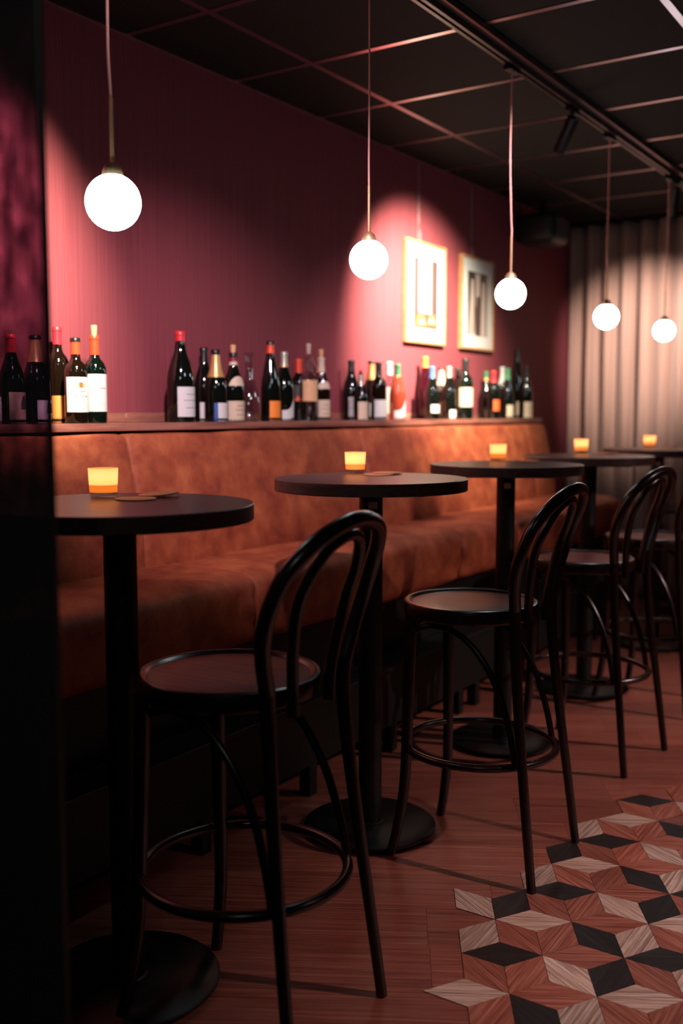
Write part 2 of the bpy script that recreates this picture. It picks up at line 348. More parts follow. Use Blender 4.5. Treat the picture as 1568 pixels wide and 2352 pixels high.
# ---------------------------------------------------------------- lighting track along the tables
TX = -1.592
t = thing('lighting_track', 'long dark lighting track with pale flanges running under the black ceiling', 'lighting track', (TX, 0, 0))
mesh_obj('flange', box(nb(), -.045, .045, -.45, 6.90, ZC-.030, ZC-.006, .002, 1), M['rail'], t, smooth=False)
bm = nb(); box(bm, -.019, -.006, -.44, 6.89, ZC-.052, ZC-.030); box(bm, .006, .019, -.44, 6.89, ZC-.052, ZC-.030); box(bm, -.006, .006, -.44, 6.89, ZC-.038, ZC-.030)
mesh_obj('track_channel', bm, M['track'], t, smooth=False)
ZT = ZC-.052
def spotlight(y, axis, label, xs=TX):
    s = thing('track_spotlight', label, 'spotlight', (xs, y, ZT), 0, 'track spotlights')
    mesh_obj('adapter', box(nb(), -.016, .016, -.045, .045, -.020, 0, .003, 1), M['black_metal'], s)
    ax = Vector(axis).normalized(); j = Vector((0, 0, -.050))
    mesh_obj('stem', tube(nb(), [(0, 0, -.018), j], .007, 10), M['black_metal'], s)
    mesh_obj('joint', lathe(nb(), [(0, -.014), (.012, -.010), (.015, 0), (.012, .010), (0, .014)], 14, caps=False), M['black_metal'], s).location = j
    bm = nb(); lathe(bm, [(.024, 0), (.026, .002), (.026, .150), (.0245, .156), (.021, .156), (.0205, .150), (.0205, .142)], 28)
    q = ax.to_track_quat('Z', 'Y'); bm.transform(Matrix.Translation(j - ax*.015) @ q.to_matrix().to_4x4())
    mesh_obj('barrel', bm, M['black_metal'], s)
    bm = nb(); lathe(bm, [(0, .1435), (.0203, .1435), (.0203, .1425), (0, .1425)], 24, caps=False); bm.transform(Matrix.Translation(j - ax*.015) @ q.to_matrix().to_4x4())
    mesh_obj('lens', bm, M['clear'], s)
    return s
spotlight(4.176, (-.10, .065, -.135), 'black cylinder spotlight on the track between the third and fourth pendant lamps')
spotlight(5.757, (-.03, .05, -.16), 'far black spotlight on the track above the fifth pendant lamp, at the right edge')

# ---------------------------------------------------------------- pendant lamps
words = ['leftmost and largest', 'second from the left', 'middle', 'fourth from the left', 'farthest right']
PY = [(1.552, 1.546), (2.574, 2.574), (3.594, 3.576), (4.690, 4.675), (5.648, 5.659)]
for k, (yg, yt) in enumerate(PY):
    zg = 1.746 if k else 1.738; r = .0578
    t = thing('pendant_lamp', 'glowing white globe pendant lamp on a rose cord, ' + words[k] + ' of the five', 'pendant lamp', (-1.6, yt, ZT), 0, 'globe pendant lamps over the bar tables')
    mesh_obj('track_adapter', box(nb(), -.016, .016, -.045, .045, -.016, 0, .003, 1), M['black_metal'], t)
    dy = yg - yt; gz = zg - ZT; zr = gz + r + .155; b = [.002, .001, -.004, .004, .003][k]
    pts = catmull([(0, 0, -.012), (0, b*.5, -.15), (0, b, -.35+.05*k*.2), (0, -b+dy*.4, -.52), (0, dy-b*.6, zr+.02), (0, dy, zr-.01)], 6)
    mesh_obj('cord', tube(nb(), pts, .0028, 8), M['cord'], t)
    mesh_obj('brass_rod', tube(nb(), [(0, dy, zr), (0, dy, gz+r+.020)], .0042, 12), M['brass'], t)
    bm = nb(); lathe(bm, [(.0042, gz+r+.024), (.010, gz+r+.021), (.017, gz+r+.015), (.0215, gz+r+.004), (.023, gz+r-.006), (.0205, gz+r-.008)], 28, 0, dy, caps=False)
    mesh_obj('brass_cap', bm, M['brass'], t)
    bm = nb(); bmesh.ops.create_uvsphere(bm, u_segments=40, v_segments=24, radius=r); bm.transform(Matrix.Translation((0, dy, gz)))
    mesh_obj('globe', bm, M['globe'], t, auto=0)

# ---------------------------------------------------------------- speaker, pictures
t = thing('ceiling_speaker', 'dark rounded loudspeaker hung in the corner between plum wall and curtain', 'loudspeaker', (-2.49, 6.06, 2.44))
bm = box(nb(), -.13, .13, -.14, .14, -.10, .085, .045, 4); mesh_obj('cabinet', bm, mat('speaker_grey', (.006, .008, .008), .5), t)
mesh_obj('grille', box(nb(), .128, .136, -.10, .10, -.065, .055, .004, 1), mat('grille_cloth', (.02, .022, .022), .8), t)
bm = box(nb(), -.17, -.128, -.02, .02, -.03, .03, .004, 1); mesh_obj('wall_bracket', bm, M['black_metal'], t); mesh_obj('ceiling_bracket', box(nb(), -.02, .02, -.02, .02, .08, .172, .004, 1), M['black_metal'], t)
def picture(y0, y1, z0, z1, label, art):
    t = thing('framed_picture', label, 'picture', (WX, (y0+y1)/2, z0), 0, 'two framed pictures on the plum wall')
    h = z1-z0; hw = (y1-y0)/2; fw = .014; D = .028
    bm = nb(); box(bm, .002, D, -hw, -hw+fw, 0, h, .0015, 1); box(bm, .002, D, hw-fw, hw, 0, h, .0015, 1)
    box(bm, .002, D, -hw+fw, hw-fw, 0, fw, .0015, 1); box(bm, .002, D, -hw+fw, hw-fw, h-fw, h, .0015, 1)
    mesh_obj('frame', bm, M['frame'], t, smooth=False)
    mesh_obj('mat_board', box(nb(), .006, .020, -hw+fw, hw-fw, fw, h-fw), M['mat_white'], t, smooth=False)
    aw = hw*.60; az0, az1 = h*.155, h*.84
    p = mesh_obj('print', box(nb(), .0195, .0206, -aw, aw, az0, az1), M[art[0][0]], t, smooth=False)
    for k, (mm, a, b, c, d, tp) in enumerate(art[1]):
        bm = nb(); Y = lambda f: -aw + 2*aw*f; Z = lambda f: az0 + (az1-az0)*f; x = .0208 + k*.00012
        mid = (a+b)/2; wt = (b-a)/2*tp
        v = [bm.verts.new(q) for q in ((x, Y(a), Z(c)), (x, Y(b), Z(c)), (x, Y(mid+wt), Z(d)), (x, Y(mid-wt), Z(d)))]; bm.faces.new(v)
        mesh_obj('printed_shape', bm, M[mm], p, smooth=False)
    for s in (-.012, .012):
        mesh_obj('hanging_wire', tube(nb(), [(.012, -.06+s, h), (.006, -.06+s*.6, h+.12), (.004, -.06+s*.5, ZC-z0-.02)], .0006, 5), M['steel'], t)
    mesh_obj('wire_clip', box(nb(), .001, .012, -.068, -.052, h+.055, h+.095, .002, 1), M['clear'], t)
picture(4.59, 5.03, 1.664, 2.197, 'left framed print in oak frame with pale column between mauve bands', (('print_mauve',), [
    ('print_white', .20, .74, .22, 1.0, 1.0), ('print_ochre', .22, .26, .22, 1, 1), ('print_ochre', .36, .40, .10, .98, 1), ('print_ochre', .72, .75, .2, 1, 1),
    ('print_brown', 0, 1, 0, .20, 1), ('print_ochre', .05, .55, .03, .20, .5), ('print_ochre', .55, .98, .05, .22, .5), ('print_white', .25, .45, .06, .12, .6), ('print_white', .62, .86, .09, .15, .6)]))
picture(5.225, 5.655, 1.664, 2.197, 'right framed print in oak frame with dark upright trunk shapes', (('print_dark',), [
    ('print_grey', .05, .40, .0, .88, .35), ('print_grey', .66, .92, .0, .86, .6), ('print_grey', .42, .58, .45, .98, 1.6), ('print_dark', .44, .60, .4, .62, 1), ('print_brown', .30, .36, .05, .5, .5)]))

# ---------------------------------------------------------------- curtains
def curtain(x0, x1, label, seed, first):
    bm = nb(); nx = int((x1-x0)/.004); nz = 26; z0, z1 = .015, 2.594; g = []
    for k in range(nz+1):
        fz = k/nz; z = z0 + (z1-z0)*fz; rowv = []
        for i in range(nx+1):
            x = x0 + (x1-x0)*i/nx
            ph = (x+2.56)/.1285 + .10*noise.noise(Vector((x*3, 0, seed))) + (1-fz)*.12*noise.noise(Vector((x*5, z*.8, seed+3)))
            lobe = abs(sin(pi*ph))**.8
            amp = .075 + .030*fz
            y = -amp*lobe - (1-fz)*.012*sin(2*pi*ph*2.0+seed+3*noise.noise(Vector((x*2, z, 5)))) - .004*noise.noise(Vector((x*25, z*.7, seed)))
            rowv.append(bm.verts.new((x, y, z)))
        g.append(rowv)
    for k in range(nz):
        for i in range(nx): bm.faces.new((g[k][i], g[k][i+1], g[k+1][i+1], g[k+1][i]))
    t = thing('curtain', label, 'curtain', (0, 7.03, 0), 0, 'curtains across the back wall')
    o = mesh_obj('drape', bm, M['curtain'], t, auto=0)
    sol = o.modifiers.new('thick', 'SOLIDIFY'); sol.thickness = .003; sol.offset = 1
    return t
curtain(-2.640, -2.172, 'left pleated taupe curtain hanging beside the plum wall corner', 1, True)
curtain(-2.166, .9, 'wide pleated taupe curtain under the brightest spotlight patch', 4, False)
tag(mesh_obj('curtain_rail', box(nb(), WX+.01, 1.2, 6.985, 7.035, ZC-.024, ZC-.0075, .003, 1), M['black_metal']), 'thin black curtain rail fixed under the ceiling above the curtains', 'curtain rail')

# ---------------------------------------------------------------- shelf behind the bench
t = thing('back_shelf', 'long walnut shelf ledge behind the bench carrying the wine bottles', 'shelf', (WX, 0, 0))
mesh_obj('board', box(nb(), .001, .200, .96, 6.02, 1.236, 1.262, .003, 2), M['shelf_wood'], t)
for a, b in ((.96, 2.60), (2.602, 4.10), (4.102, 6.02)):
    mesh_obj('upstand', box(nb(), .001, .010, a, b, 1.2622, 1.296, .0015, 1), M['shelf_wood'], t)

# ---------------------------------------------------------------- bench
bench = thing('banquette', 'long cognac leather banquette on a black base along the plum wall', 'bench', (0, 0, 0))
def cushion(name, prof, y0, y1, ends=(.012, .012), seed=0, amp=.004, wr=0):
    """prof: closed XZ outline; swept along y with soft rounded ends and wrinkles"""
    bm = nb(); n = max(8, int((y1-y0)/.03)); rings = []
    cx = sum(p[0] for p in prof)/len(prof); cz = sum(p[1] for p in prof)/len(prof)
    ts = [0, .004, .012, .03] ; L_ = y1-y0
    yy = [y0+t_ for t_ in ts] + [y0 + .03 + (L_-.06)*k/n for k in range(1, n)] + [y1-t_ for t_ in ts[::-1]]
    for y in yy:
        d = min(y-y0, y1-y); inset = .014*(1 - min(1, d/.022))**2
        ring = []
        for (x, z) in prof:
            v = Vector((cx-x, 0, cz-z)); dd = v.normalized()
            nn = noise.noise(Vector((x*9, y*5, z*9+seed)))*amp
            pull = wr*math.exp(-d/.10)*sin((z+x)*60+seed*2+y*25)
            ring.append(bm.verts.new(Vector((x, y, z)) + dd*(inset + nn + pull)))
        rings.append(ring)
    m_ = len(prof)
    for a, b in zip(rings, rings[1:]):
        for k in range(m_): bm.faces.new((a[k], a[(k+1) % m_], b[(k+1) % m_], b[k]))
    bm.faces.new(rings[0][::-1]); bm.faces.new(rings[-1])
    return mesh_obj(name, bm, M['leather'], bench, auto=60)
def smooth_prof(pts, n=5):
    P = [Vector((a, 0, b)) for a, b in pts]; out = []; N_ = len(P)
    for i in range(N_):
        a, b, c, d = P[i-1], P[i], P[(i+1) % N_], P[(i+2) % N_]
        for k in range(n):
            t_ = k/n; q = .5*((2*b) + (c-a)*t_ + (2*a-5*b+4*c-d)*t_*t_ + (3*b-a-3*c+d)*t_**3); out.append((q.x, q.z))
    return out
bprof = smooth_prof([(-2.325, .785), (-2.330, .90), (-2.368, 1.08), (-2.402, 1.208), (-2.418, 1.224), (-2.445, 1.226), (-2.60, 1.224), (-2.632, 1.21), (-2.636, 1.0), (-2.636, .82), (-2.63, .795), (-2.45, .790), (-2.345, .790)])
for a, b in ((.97, 2.368), (2.372, 3.800), (3.804, 5.66), (5.664, 5.955)):
    cushion('back_panel', bprof, a, b, seed=a, amp=.004, wr=.0015)
sprof = smooth_prof([(-2.335, .790), (-2.20, .796), (-2.05, .790), (-1.985, .775), (-1.958, .745), (-1.955, .68), (-1.965, .60), (-1.985, .568), (-2.02, .560), (-2.20, .560), (-2.40, .560), (-2.60, .562), (-2.63, .60), (-2.63, .74), (-2.60, .762), (-2.45, .766)])
for a, b in ((.97, 2.490), (2.494, 3.935), (3.939, 5.20), (5.204, 6.10)):
    cushion('seat_cushion', sprof, a, b, seed=a+9, amp=.006, wr=.0045)
mesh_obj('base_panel', box(nb(), -2.62, -2.03, .98, 6.02, .335, .558, .004, 1), M['black_wood'], bench, smooth=False)
mesh_obj('foot_ledge', box(nb(), -2.62, -1.895, .98, 5.98, .317, .335, .002, 1), M['black_wood'], bench, smooth=False)
mesh_obj('plinth', box(nb(), -2.60, -1.905, .99, 5.97, .105, .3165, .002, 1), M['black_wood'], bench, smooth=False)
for y in (1.07, 1.62, 2.165, 2.714, 3.258, 3.828, 3.99, 4.50, 5.02, 5.54, 5.90):
    for x in (-1.925, -2.55):
        mesh_obj('leg', box(nb(), x-.022, x+.022, y-.022, y+.022, 0.0, .105, .002, 1), M['black_wood'], bench, smooth=False)

# ---------------------------------------------------------------- bar tables
TY = [1.55, 2.59, 3.58, 4.50, 5.60]
tw = ['nearest, behind the smoked panel', 'second from the left', 'third from the left', 'fourth from the left', 'farthest, at the right edge']
for k, y in enumerate(TY):
    t = thing('bar_table', 'round dark wood bar table on a black column, ' + tw[k], 'table', (-1.6, y, 0), 0, 'round bar tables in front of the bench')
    R_ = .292
    top = lathe(nb(), [(0, 1.064), (R_-.002, 1.064), (R_, 1.066), (R_, 1.098), (R_-.002, 1.1), (0, 1.1)], 96, caps=False)
    mesh_obj('table_top', top, M['table_wood'], t)
    mesh_obj('mounting_plate', box(nb(), -.16, .16, -.16, .16, 1.056, 1.064, .001, 1), M['black_metal'], t).rotation_euler.z = .5
    mesh_obj('column', lathe(nb(), [(.036, .022), (.036, 1.056)], 36), M['black_metal'], t)
    mesh_obj('collar', lathe(nb(), [(.042, .020), (.042, .026), (.037, .029)], 36), M['black_metal'], t)
    mesh_obj('base_disc', lathe(nb(), [(0, .010), (.200, .010), (.2045, .013), (.205, .018), (.200, .0215), (0, .0225)], 80, caps=False), M['black_metal'], t)
    for q in range(4):
        a = pi/4 + q*pi/2; mesh_obj('leveling_foot', lathe(nb(), [(.016, 0), (.016, .006), (.010, .011)], 16, .175*cos(a), .175*sin(a)), M['black_soft'], t)
    if k in (1, 2, 4):
        a0 = math.atan2(-y*1.0, 1.6) + .18
        bm = nb(); g = []
        for q in range(9):
            a = a0 + (q-4)*.095; g.append((bm.verts.new((.0365*cos(a), .0365*sin(a), 1.008)), bm.verts.new((.0365*cos(a), .0365*sin(a), 1.029))))
        for a, b in zip(g, g[1:]): bm.faces.new((a[0], b[0], b[1], a[1]))
        o = mesh_obj('maker_plate', bm, M['steel'], t); o['label'] = 'small silver sticker on the black column'

# candle cups and coasters
cy = [(-1.748, 1.645), (-1.775, 2.775), (-1.74, 3.81), (-1.74, 4.78), (-1.70, 5.78)]
cw = ['on the nearest table beside the smoked panel', 'on the second table from the left', 'on the third table from the left', 'on the fourth table from the left', 'on the farthest table by the curtain']
for k, (x, y) in enumerate(cy):
    t = thing('candle_cup', 'glowing amber glass candle cup ' + cw[k], 'candle', (x, y, 1.1002), 0, 'lit amber candle cups on the bar tables')
    bm = nb(); lathe(bm, [(0, .0005), (.0285, .0005), (.0305, .002), (.0312, .0118), (.0300, .0122), (0, .0122)], 40, caps=False)
    mesh_obj('glass_base', bm, M['clear'], t)
    bm = nb(); lathe(bm, [(.0300, .0123), (.0313, .0123), (.0325, .030), (.0343, .066), (.0345, .0675), (.0338, .0682), (.0330, .0675)], 40, caps=False); mesh_obj('frosted_glass', bm, M['amber'], t)
    bm = nb(); lathe(bm, [(0, .0124), (.0298, .0124), (.0316, .030), (0, .0305)], 36, caps=False); mesh_obj('wax', bm, M['wax'], t)
    bm = nb(); lathe(bm, [(0, .031), (.0022, .033), (.0030, .038), (.0016, .045), (0, .050)], 12, caps=False); mesh_obj('flame', bm, M['flame'], t)
    l = bpy.data.lights.new('candle_light', 'POINT'); l.energy = .085; l.color = (1, .66, .40); l.shadow_soft_size = .004
    lo = bpy.data.objects.new('candle_light', l); C.objects.link(lo); lo.parent = t; lo.location = (0, 0, .052)
cz = [(-1.640, 1.640, 0, 0), (-1.640, 1.715, 5.0, 1), (-1.650, 2.715, 0, 0), (-1.648, 2.765, 0, 2), (-1.60, 3.79, 0, 0), (-1.61, 3.80, 0, 2), (-1.60, 4.72, 0, 0), (-1.585, 4.73, 0, 2), (-1.57, 5.76, 0, 0), (-1.58, 5.77, 0, 2)]
names = ['nearest', 'second', 'third', 'fourth', 'farthest']
for k, (x, y, tilt, mode) in enumerate(cz):
    z = 1.1003 + (.0033 if mode == 2 else 0)
    lab = 'round tan coaster ' + ('lying flat on the ' if mode == 0 else ('tilted on another coaster on the ' if mode == 1 else 'stacked on another coaster on the ')) + names[k//2] + ' table from the left'
    bm = lathe(nb(), [(0, 0), (.0465, 0), (.047, .0006), (.047, .0026), (.0465, .0032), (0, .0032)], 40, caps=False)
    o = tag(mesh_obj('coaster', bm, M['coaster']), lab, 'coaster', 'round tan coasters on the bar tables'); o.location = (x, y, z)
    if mode == 1: o.location = (x-.012, y+.012, 1.1057); o.rotation_euler = (radians(3.6), radians(-2.4), 0)

# ---------------------------------------------------------------- bentwood bar stools
def make_stool():
    t = thing('bentwood_stool', '', 'bar stool')
    W = M['stool_wood']
    mesh_obj('seat', lathe(nb(), [(0, .742), (.172, .742), (.172, .7455), (.168, .7465), (.08, .745), (0, .7445)], 64, caps=False), M['seat_wood'], t)
    mesh_obj('seat_rim', lathe(nb(), [(.165, .712), (.188, .710), (.196, .716), (.198, .738), (.194, .750), (.186, .7535), (.178, .7515), (.172, .744), (.165, .741), (.165, .712)], 72, caps=False), W, t)
    lr = lambda a, b: (lambda q: a + (b-a)*q)
    # rear legs rise past the rim and carry on into the outer hoop
    for s in (-1, 1):
        pts = catmull([(.272, .189*s, .001), (.248, .178*s, .20), (.224, .164*s, .40), (.205, .152*s, .58), (.196, .147*s, .70), (.197, .151*s, .775)], 5)
        mesh_obj('leg', tube(nb(), pts, lr(.0125, .0165), 14), W, t)
        pts = catmull([(-.170, .172*s, .001), (-.152, .160*s, .09), (-.136, .149*s, .22), (-.132, .141*s, .40), (-.130, .134*s, .58), (-.128, .130*s, .712)], 5)
        mesh_obj('leg', tube(nb(), pts, lr(.0135, .0185), 14), W, t)
    h = [(.197, -.151), (.205, -.178), (.222, -.193), (.250, -.184), (.275, -.158), (.296, -.115), (.308, -.060), (.312, 0)]
    zz = [.765, .84, .91, .985, 1.030, 1.064, 1.083, 1.090]
    pts = [(b, l, z) for (b, l), z in zip(h, zz)]; pts = pts + [(b, -l, z) for b, l, z in pts[-2::-1]]
    mesh_obj('outer_hoop', tube(nb(), catmull(pts, 5), .0165, 16), W, t)
    h = [(.205, -.070, .700), (.206, -.074, .76), (.216, -.088, .84), (.232, -.098, .92), (.256, -.095, .98), (.278, -.070, 1.030), (.290, -.035, 1.052), (.293, 0, 1.058)]
    pts = h + [(b, -l, z) for b, l, z in h[-2::-1]]
    mesh_obj('inner_hoop', tube(nb(), catmull(pts, 5), .0125, 14), W, t)
    n = 72; mesh_obj('foot_ring', tube(nb(), [(.036 + .222*cos(2*pi*i/n), .222*sin(2*pi*i/n), .325) for i in range(n)], .0115, 12, closed=True), W, t)
    for s in (-1, 1):
        pts = catmull([(-.135, .120*s, .640), (-.110, .122*s, .672), (-.05, .130*s, .690), (.03, .136*s, .672), (.10, .140*s, .610), (.155, .143*s, .515), (.188, .147*s, .41), (.205, .150*s, .325)], 5)
        mesh_obj('brace', tube(nb(), pts, lr(.0095, .0095), 12), W, t)
    pts = catmull([(-.120, -.125, .645), (-.128, -.10, .678), (-.13, 0, .692), (-.128, .10, .678), (-.120, .125, .645)], 6)
    mesh_obj('brace', tube(nb(), pts, .0095, 12), W, t)
    return t
def copy_tree(o, parent=None):
    c = o.copy(); C.objects.link(c)
    if parent is not None: c.parent = parent
    for ch in list(o.children): copy_tree(ch, c)
    return c
proto = make_stool()
ST = [((-1.354, 1.619), 4.2, 'nearest dark bentwood bar stool in front of the first table'),
      ((-1.287, 2.640), 2.5, 'second dark bentwood bar stool, beside the rhombus floor tiles'),
      ((-1.325, 3.675), -5.8, 'third dark bentwood bar stool, between the third and fourth tables'),
      ((-1.310, 4.500), -8, 'fourth dark bentwood bar stool, its hooped back at the right edge'),
      ((-1.120, 5.620), -20, 'farthest dark bentwood bar stool, almost cut off by the right edge')]
for k, (p, a, lab) in enumerate(ST):
    o = proto if k == 0 else copy_tree(proto)
    o.location = (p[0], p[1], 0); o.rotation_euler.z = radians(a); o['label'] = lab; o['group'] = 'bentwood bar stools'

# ---------------------------------------------------------------- bottles
def prof_of(kind, H, R):
    if kind == 'bordeaux': P = [(0, 0), (.93, 0), (1, .02), (1, .60), (.97, .64), (.80, .69), (.50, .735), (.40, .78), (.37, .90), (.37, .955), (.42, .957), (.42, .985), (.37, 1), (0, 1)]
    elif kind == 'burgundy': P = [(0, 0), (.93, 0), (1, .02), (1, .46), (.95, .53), (.80, .62), (.58, .71), (.42, .79), (.35, .88), (.34, .955), (.39, .957), (.39, .985), (.34, 1), (0, 1)]
    elif kind == 'champagne': P = [(0, 0), (.93, 0), (1, .025), (1, .47), (.93, .55), (.74, .64), (.52, .74), (.41, .84), (.36, .93), (.36, .955), (.42, .96), (.42, .985), (.36, 1), (0, 1)]
    elif kind == 'flute': P = [(0, 0), (.93, 0), (1, .02), (1, .40), (.93, .50), (.76, .62), (.56, .74), (.43, .84), (.37, .92), (.36, .955), (.41, .957), (.41, .985), (.36, 1), (0, 1)]
    elif kind == 'spirit': P = [(0, 0), (.95, 0), (1, .02), (1, .60), (.92, .655), (.62, .69), (.40, .72), (.36, .76), (.36, .90), (.42, .905), (.42, .93), (.36, .94), (0, .94)]
    elif kind == 'decanter': P = [(0, 0), (.70, 0), (.90, .04), (1, .14), (.98, .26), (.80, .42), (.52, .56), (.36, .68), (.33, .85), (.37, .96), (.42, 1)]
    return [(r*R, z*H) for r, z in P]
def rad_at(P, z):
    for (r0, z0), (r1, z1) in zip(P, P[1:]):
        if z0 <= z <= z1 and z1 > z0: return r0 + (r1-r0)*(z-z0)/(z1-z0)
    return P[-1][0]
def arc_patch(P, z0, z1, az, half, off=.0005, top=None, n=16, nz=4):
    bm = nb(); g = []
    for i in range(n+1):
        u = -1 + 2*i/n; a = radians(az + u*half); zt = z1 if top is None else z0 + (z1-z0)*top(u)
        g.append([bm.verts.new(((rad_at(P, z0+(zt-z0)*k/nz)+off)*cos(a), (rad_at(P, z0+(zt-z0)*k/nz)+off)*sin(a), z0+(zt-z0)*k/nz)) for k in range(nz+1)])
    for a, b in zip(g, g[1:]):
        for k in range(nz): bm.faces.new((a[k], b[k], b[k+1], a[k+1]))
    return bm
def sleeve(P, z0, z1, off=.0006, cap=False, seg=24):
    zs = sorted({z0, z1, *[z for r, z in P if z0 < z < z1]}); pr = [(rad_at(P, z)+off, z) for z in zs]
    if cap: pr[-1] = (pr[-1][0], pr[-1][1]); pr += [(pr[-1][0]*.9, z1+.0010), (0, z1+.0012)]
    return lathe(nb(), pr, seg, caps=False)
def lettering(parent, P, txt, size, zc, az, m_, off=.0011):
    cu = bpy.data.curves.new('txt', 'FONT'); cu.body = txt; cu.size = size; cu.align_x = 'CENTER'; cu.align_y = 'CENTER'; cu.resolution_u = 2
    tmp = bpy.data.objects.new('txt', cu); C.objects.link(tmp)
    me = bpy.data.meshes.new_from_object(tmp); bpy.data.objects.remove(tmp, do_unlink=True)
    R = rad_at(P, zc) + off
    for v in me.vertices:
        a = radians(az) + v.co.x/R; z = zc + v.co.y; v.co = (R*cos(a), R*sin(a), z)
    me.materials.append(m_); o = bpy.data.objects.new('lettering', me); C.objects.link(o); o.parent = parent; return o
SH = 1.2622
def bottle(key, X, Y, H, l0, l1, kind, R, glass, label, cap=None, caplen=.22, lab=None, az=-12, half=72, cork=0, band=None, top=None, extra=None, name='wine_bottle'):
    t = thing(name, label, 'decanter' if kind == 'decanter' else 'bottle', (X, Y, SH), 0, 'bottles standing on the back shelf')
    Hg = H - cork; P = prof_of(kind, Hg, R)
    mesh_obj('glass_body', lathe(nb(), P, 28, caps=False), M[glass], t)
    if cork:
        bm = lathe(nb(), [(.0085, Hg-.003), (.0095, Hg+cork*.3), (.0105, Hg+cork*.9), (.0095, Hg+cork), (0, Hg+cork)], 18, caps=False)
        mesh_obj('cork', bm, M['cork'] if kind != 'spirit' else M['p_cream'], t)
    zt = Hg*(.94 if kind == 'spirit' else 1.0)
    if cap:
        if isinstance(cap, str): cap = [(cap, 1-caplen, 1.0)]
        for c, a, b in cap: mesh_obj('capsule' if b > .9 else 'neck_band', sleeve(P, a*zt, min(b*zt, zt), .0008, cap=(b >= 1 and not cork)), M['p_'+c], t)
    lo_ = None
    if lab: lo_ = mesh_obj('label', arc_patch(P, l1, l0, az, half, top=top), M['p_'+lab], t)
    if band: mesh_obj('neck_label', arc_patch(P, band[1]*Hg, band[2]*Hg, az-5, 62, .0009, top=lambda u: math.sqrt(max(.05, 1-u*u))), M['p_'+band[0]], t)
    if extra: extra(t, P, lo_, l0, l1, az)
    return t
def stripes(col='ink', fr=((.75, .35), (.55, .5), (.3, .4))):
    def f(t, P, lo, l0, l1, az):
        for z, w_ in fr:
            zc = l1 + (l0-l1)*z; mesh_obj('label_print', arc_patch(P, zc-.0009, zc+.0009, az, 72*w_, .0010, n=8, nz=1), M['p_'+col], lo)
    return f
def ext_e(t, P, lo, l0, l1, az):
    for txt, s, z, c in (('Château', .0085, .60, 'ink'), ('MOULIN RIC', .0082, .45, 'ink'), ('GRAND VIN', .0045, .33, 'tan'), ('2016', .0045, .20, 'ink')):
        lettering(lo, P, txt, s, l1+(l0-l1)*z, az+6, M['p_'+c])
    mesh_obj('label_crest', arc_patch(P, l1+(l0-l1)*.70, l1+(l0-l1)*.85, az+4, 10, .0010, n=6), M['p_flame'], lo)
    for s in (-1, 1): mesh_obj('label_crest', arc_patch(P, l1+(l0-l1)*.69, l1+(l0-l1)*.83, az+4+s*17, 5, .0010, n=4), M['p_tan'], lo)
def ext_f(t, P, lo, l0, l1, az):
    lettering(lo, P, 'Anseillan', .011, l1+(l0-l1)*.63, az+10, M['p_rosered']); lettering(lo, P, '2015', .005, l1+(l0-l1)*.40, az+10, M['p_tan']); lettering(lo, P, 'GRAND VIN', .0045, l1+(l0-l1)*.2, az+10, M['p_tan'])
def ext_d(t, P, lo, l0, l1, az):
    lettering(lo, P, 'COLLU', .010, l1+(l0-l1)*.72, az, M['p_flame']); lettering(lo, P, '4', .026, l1+(l0-l1)*.3, az+25, M['p_flame'])
def ext_stripe(t, P, lo, l0, l1, az):
    mesh_obj('label_stripe', arc_patch(P, l1, l0, az-62, 10, .0009, n=6), M['p_navy'], t); mesh_obj('label_emblem', arc_patch(P, l1+(l0-l1)*.6, l1+(l0-l1)*.78, az+5, 7, .0010, n=4), M['p_tan'], lo)
def ext_flame(t, P, lo, l0, l1, az):
    mesh_obj('label_print', arc_patch(P, l1, l1+(l0-l1)*.8, az+5, 62, .0010, top=lambda u: .45+.35*u+.18*sin(7*u)), M['p_flame'], lo)
def ext_blot(t, P, lo, l0, l1, az):
    mesh_obj('label_print', arc_patch(P, l1+(l0-l1)*.45, l1+(l0-l1)*.95, az+12, 20, .0010, top=lambda u: .9-.5*u*u), M['p_ink'], lo)
def ext_string(t, P, lo, l0, l1, az):
    z = .27; mesh_obj('neck_string', tube(nb(), catmull([(.012, .008, z), (.020, .016, z-.03), (.030, .028, z-.055), (.034, .034, z-.085)], 4), .0016, 6), M['p_rosered'], t)
torn = lambda u: .72 + .28*math.tanh(3*(u-.1))
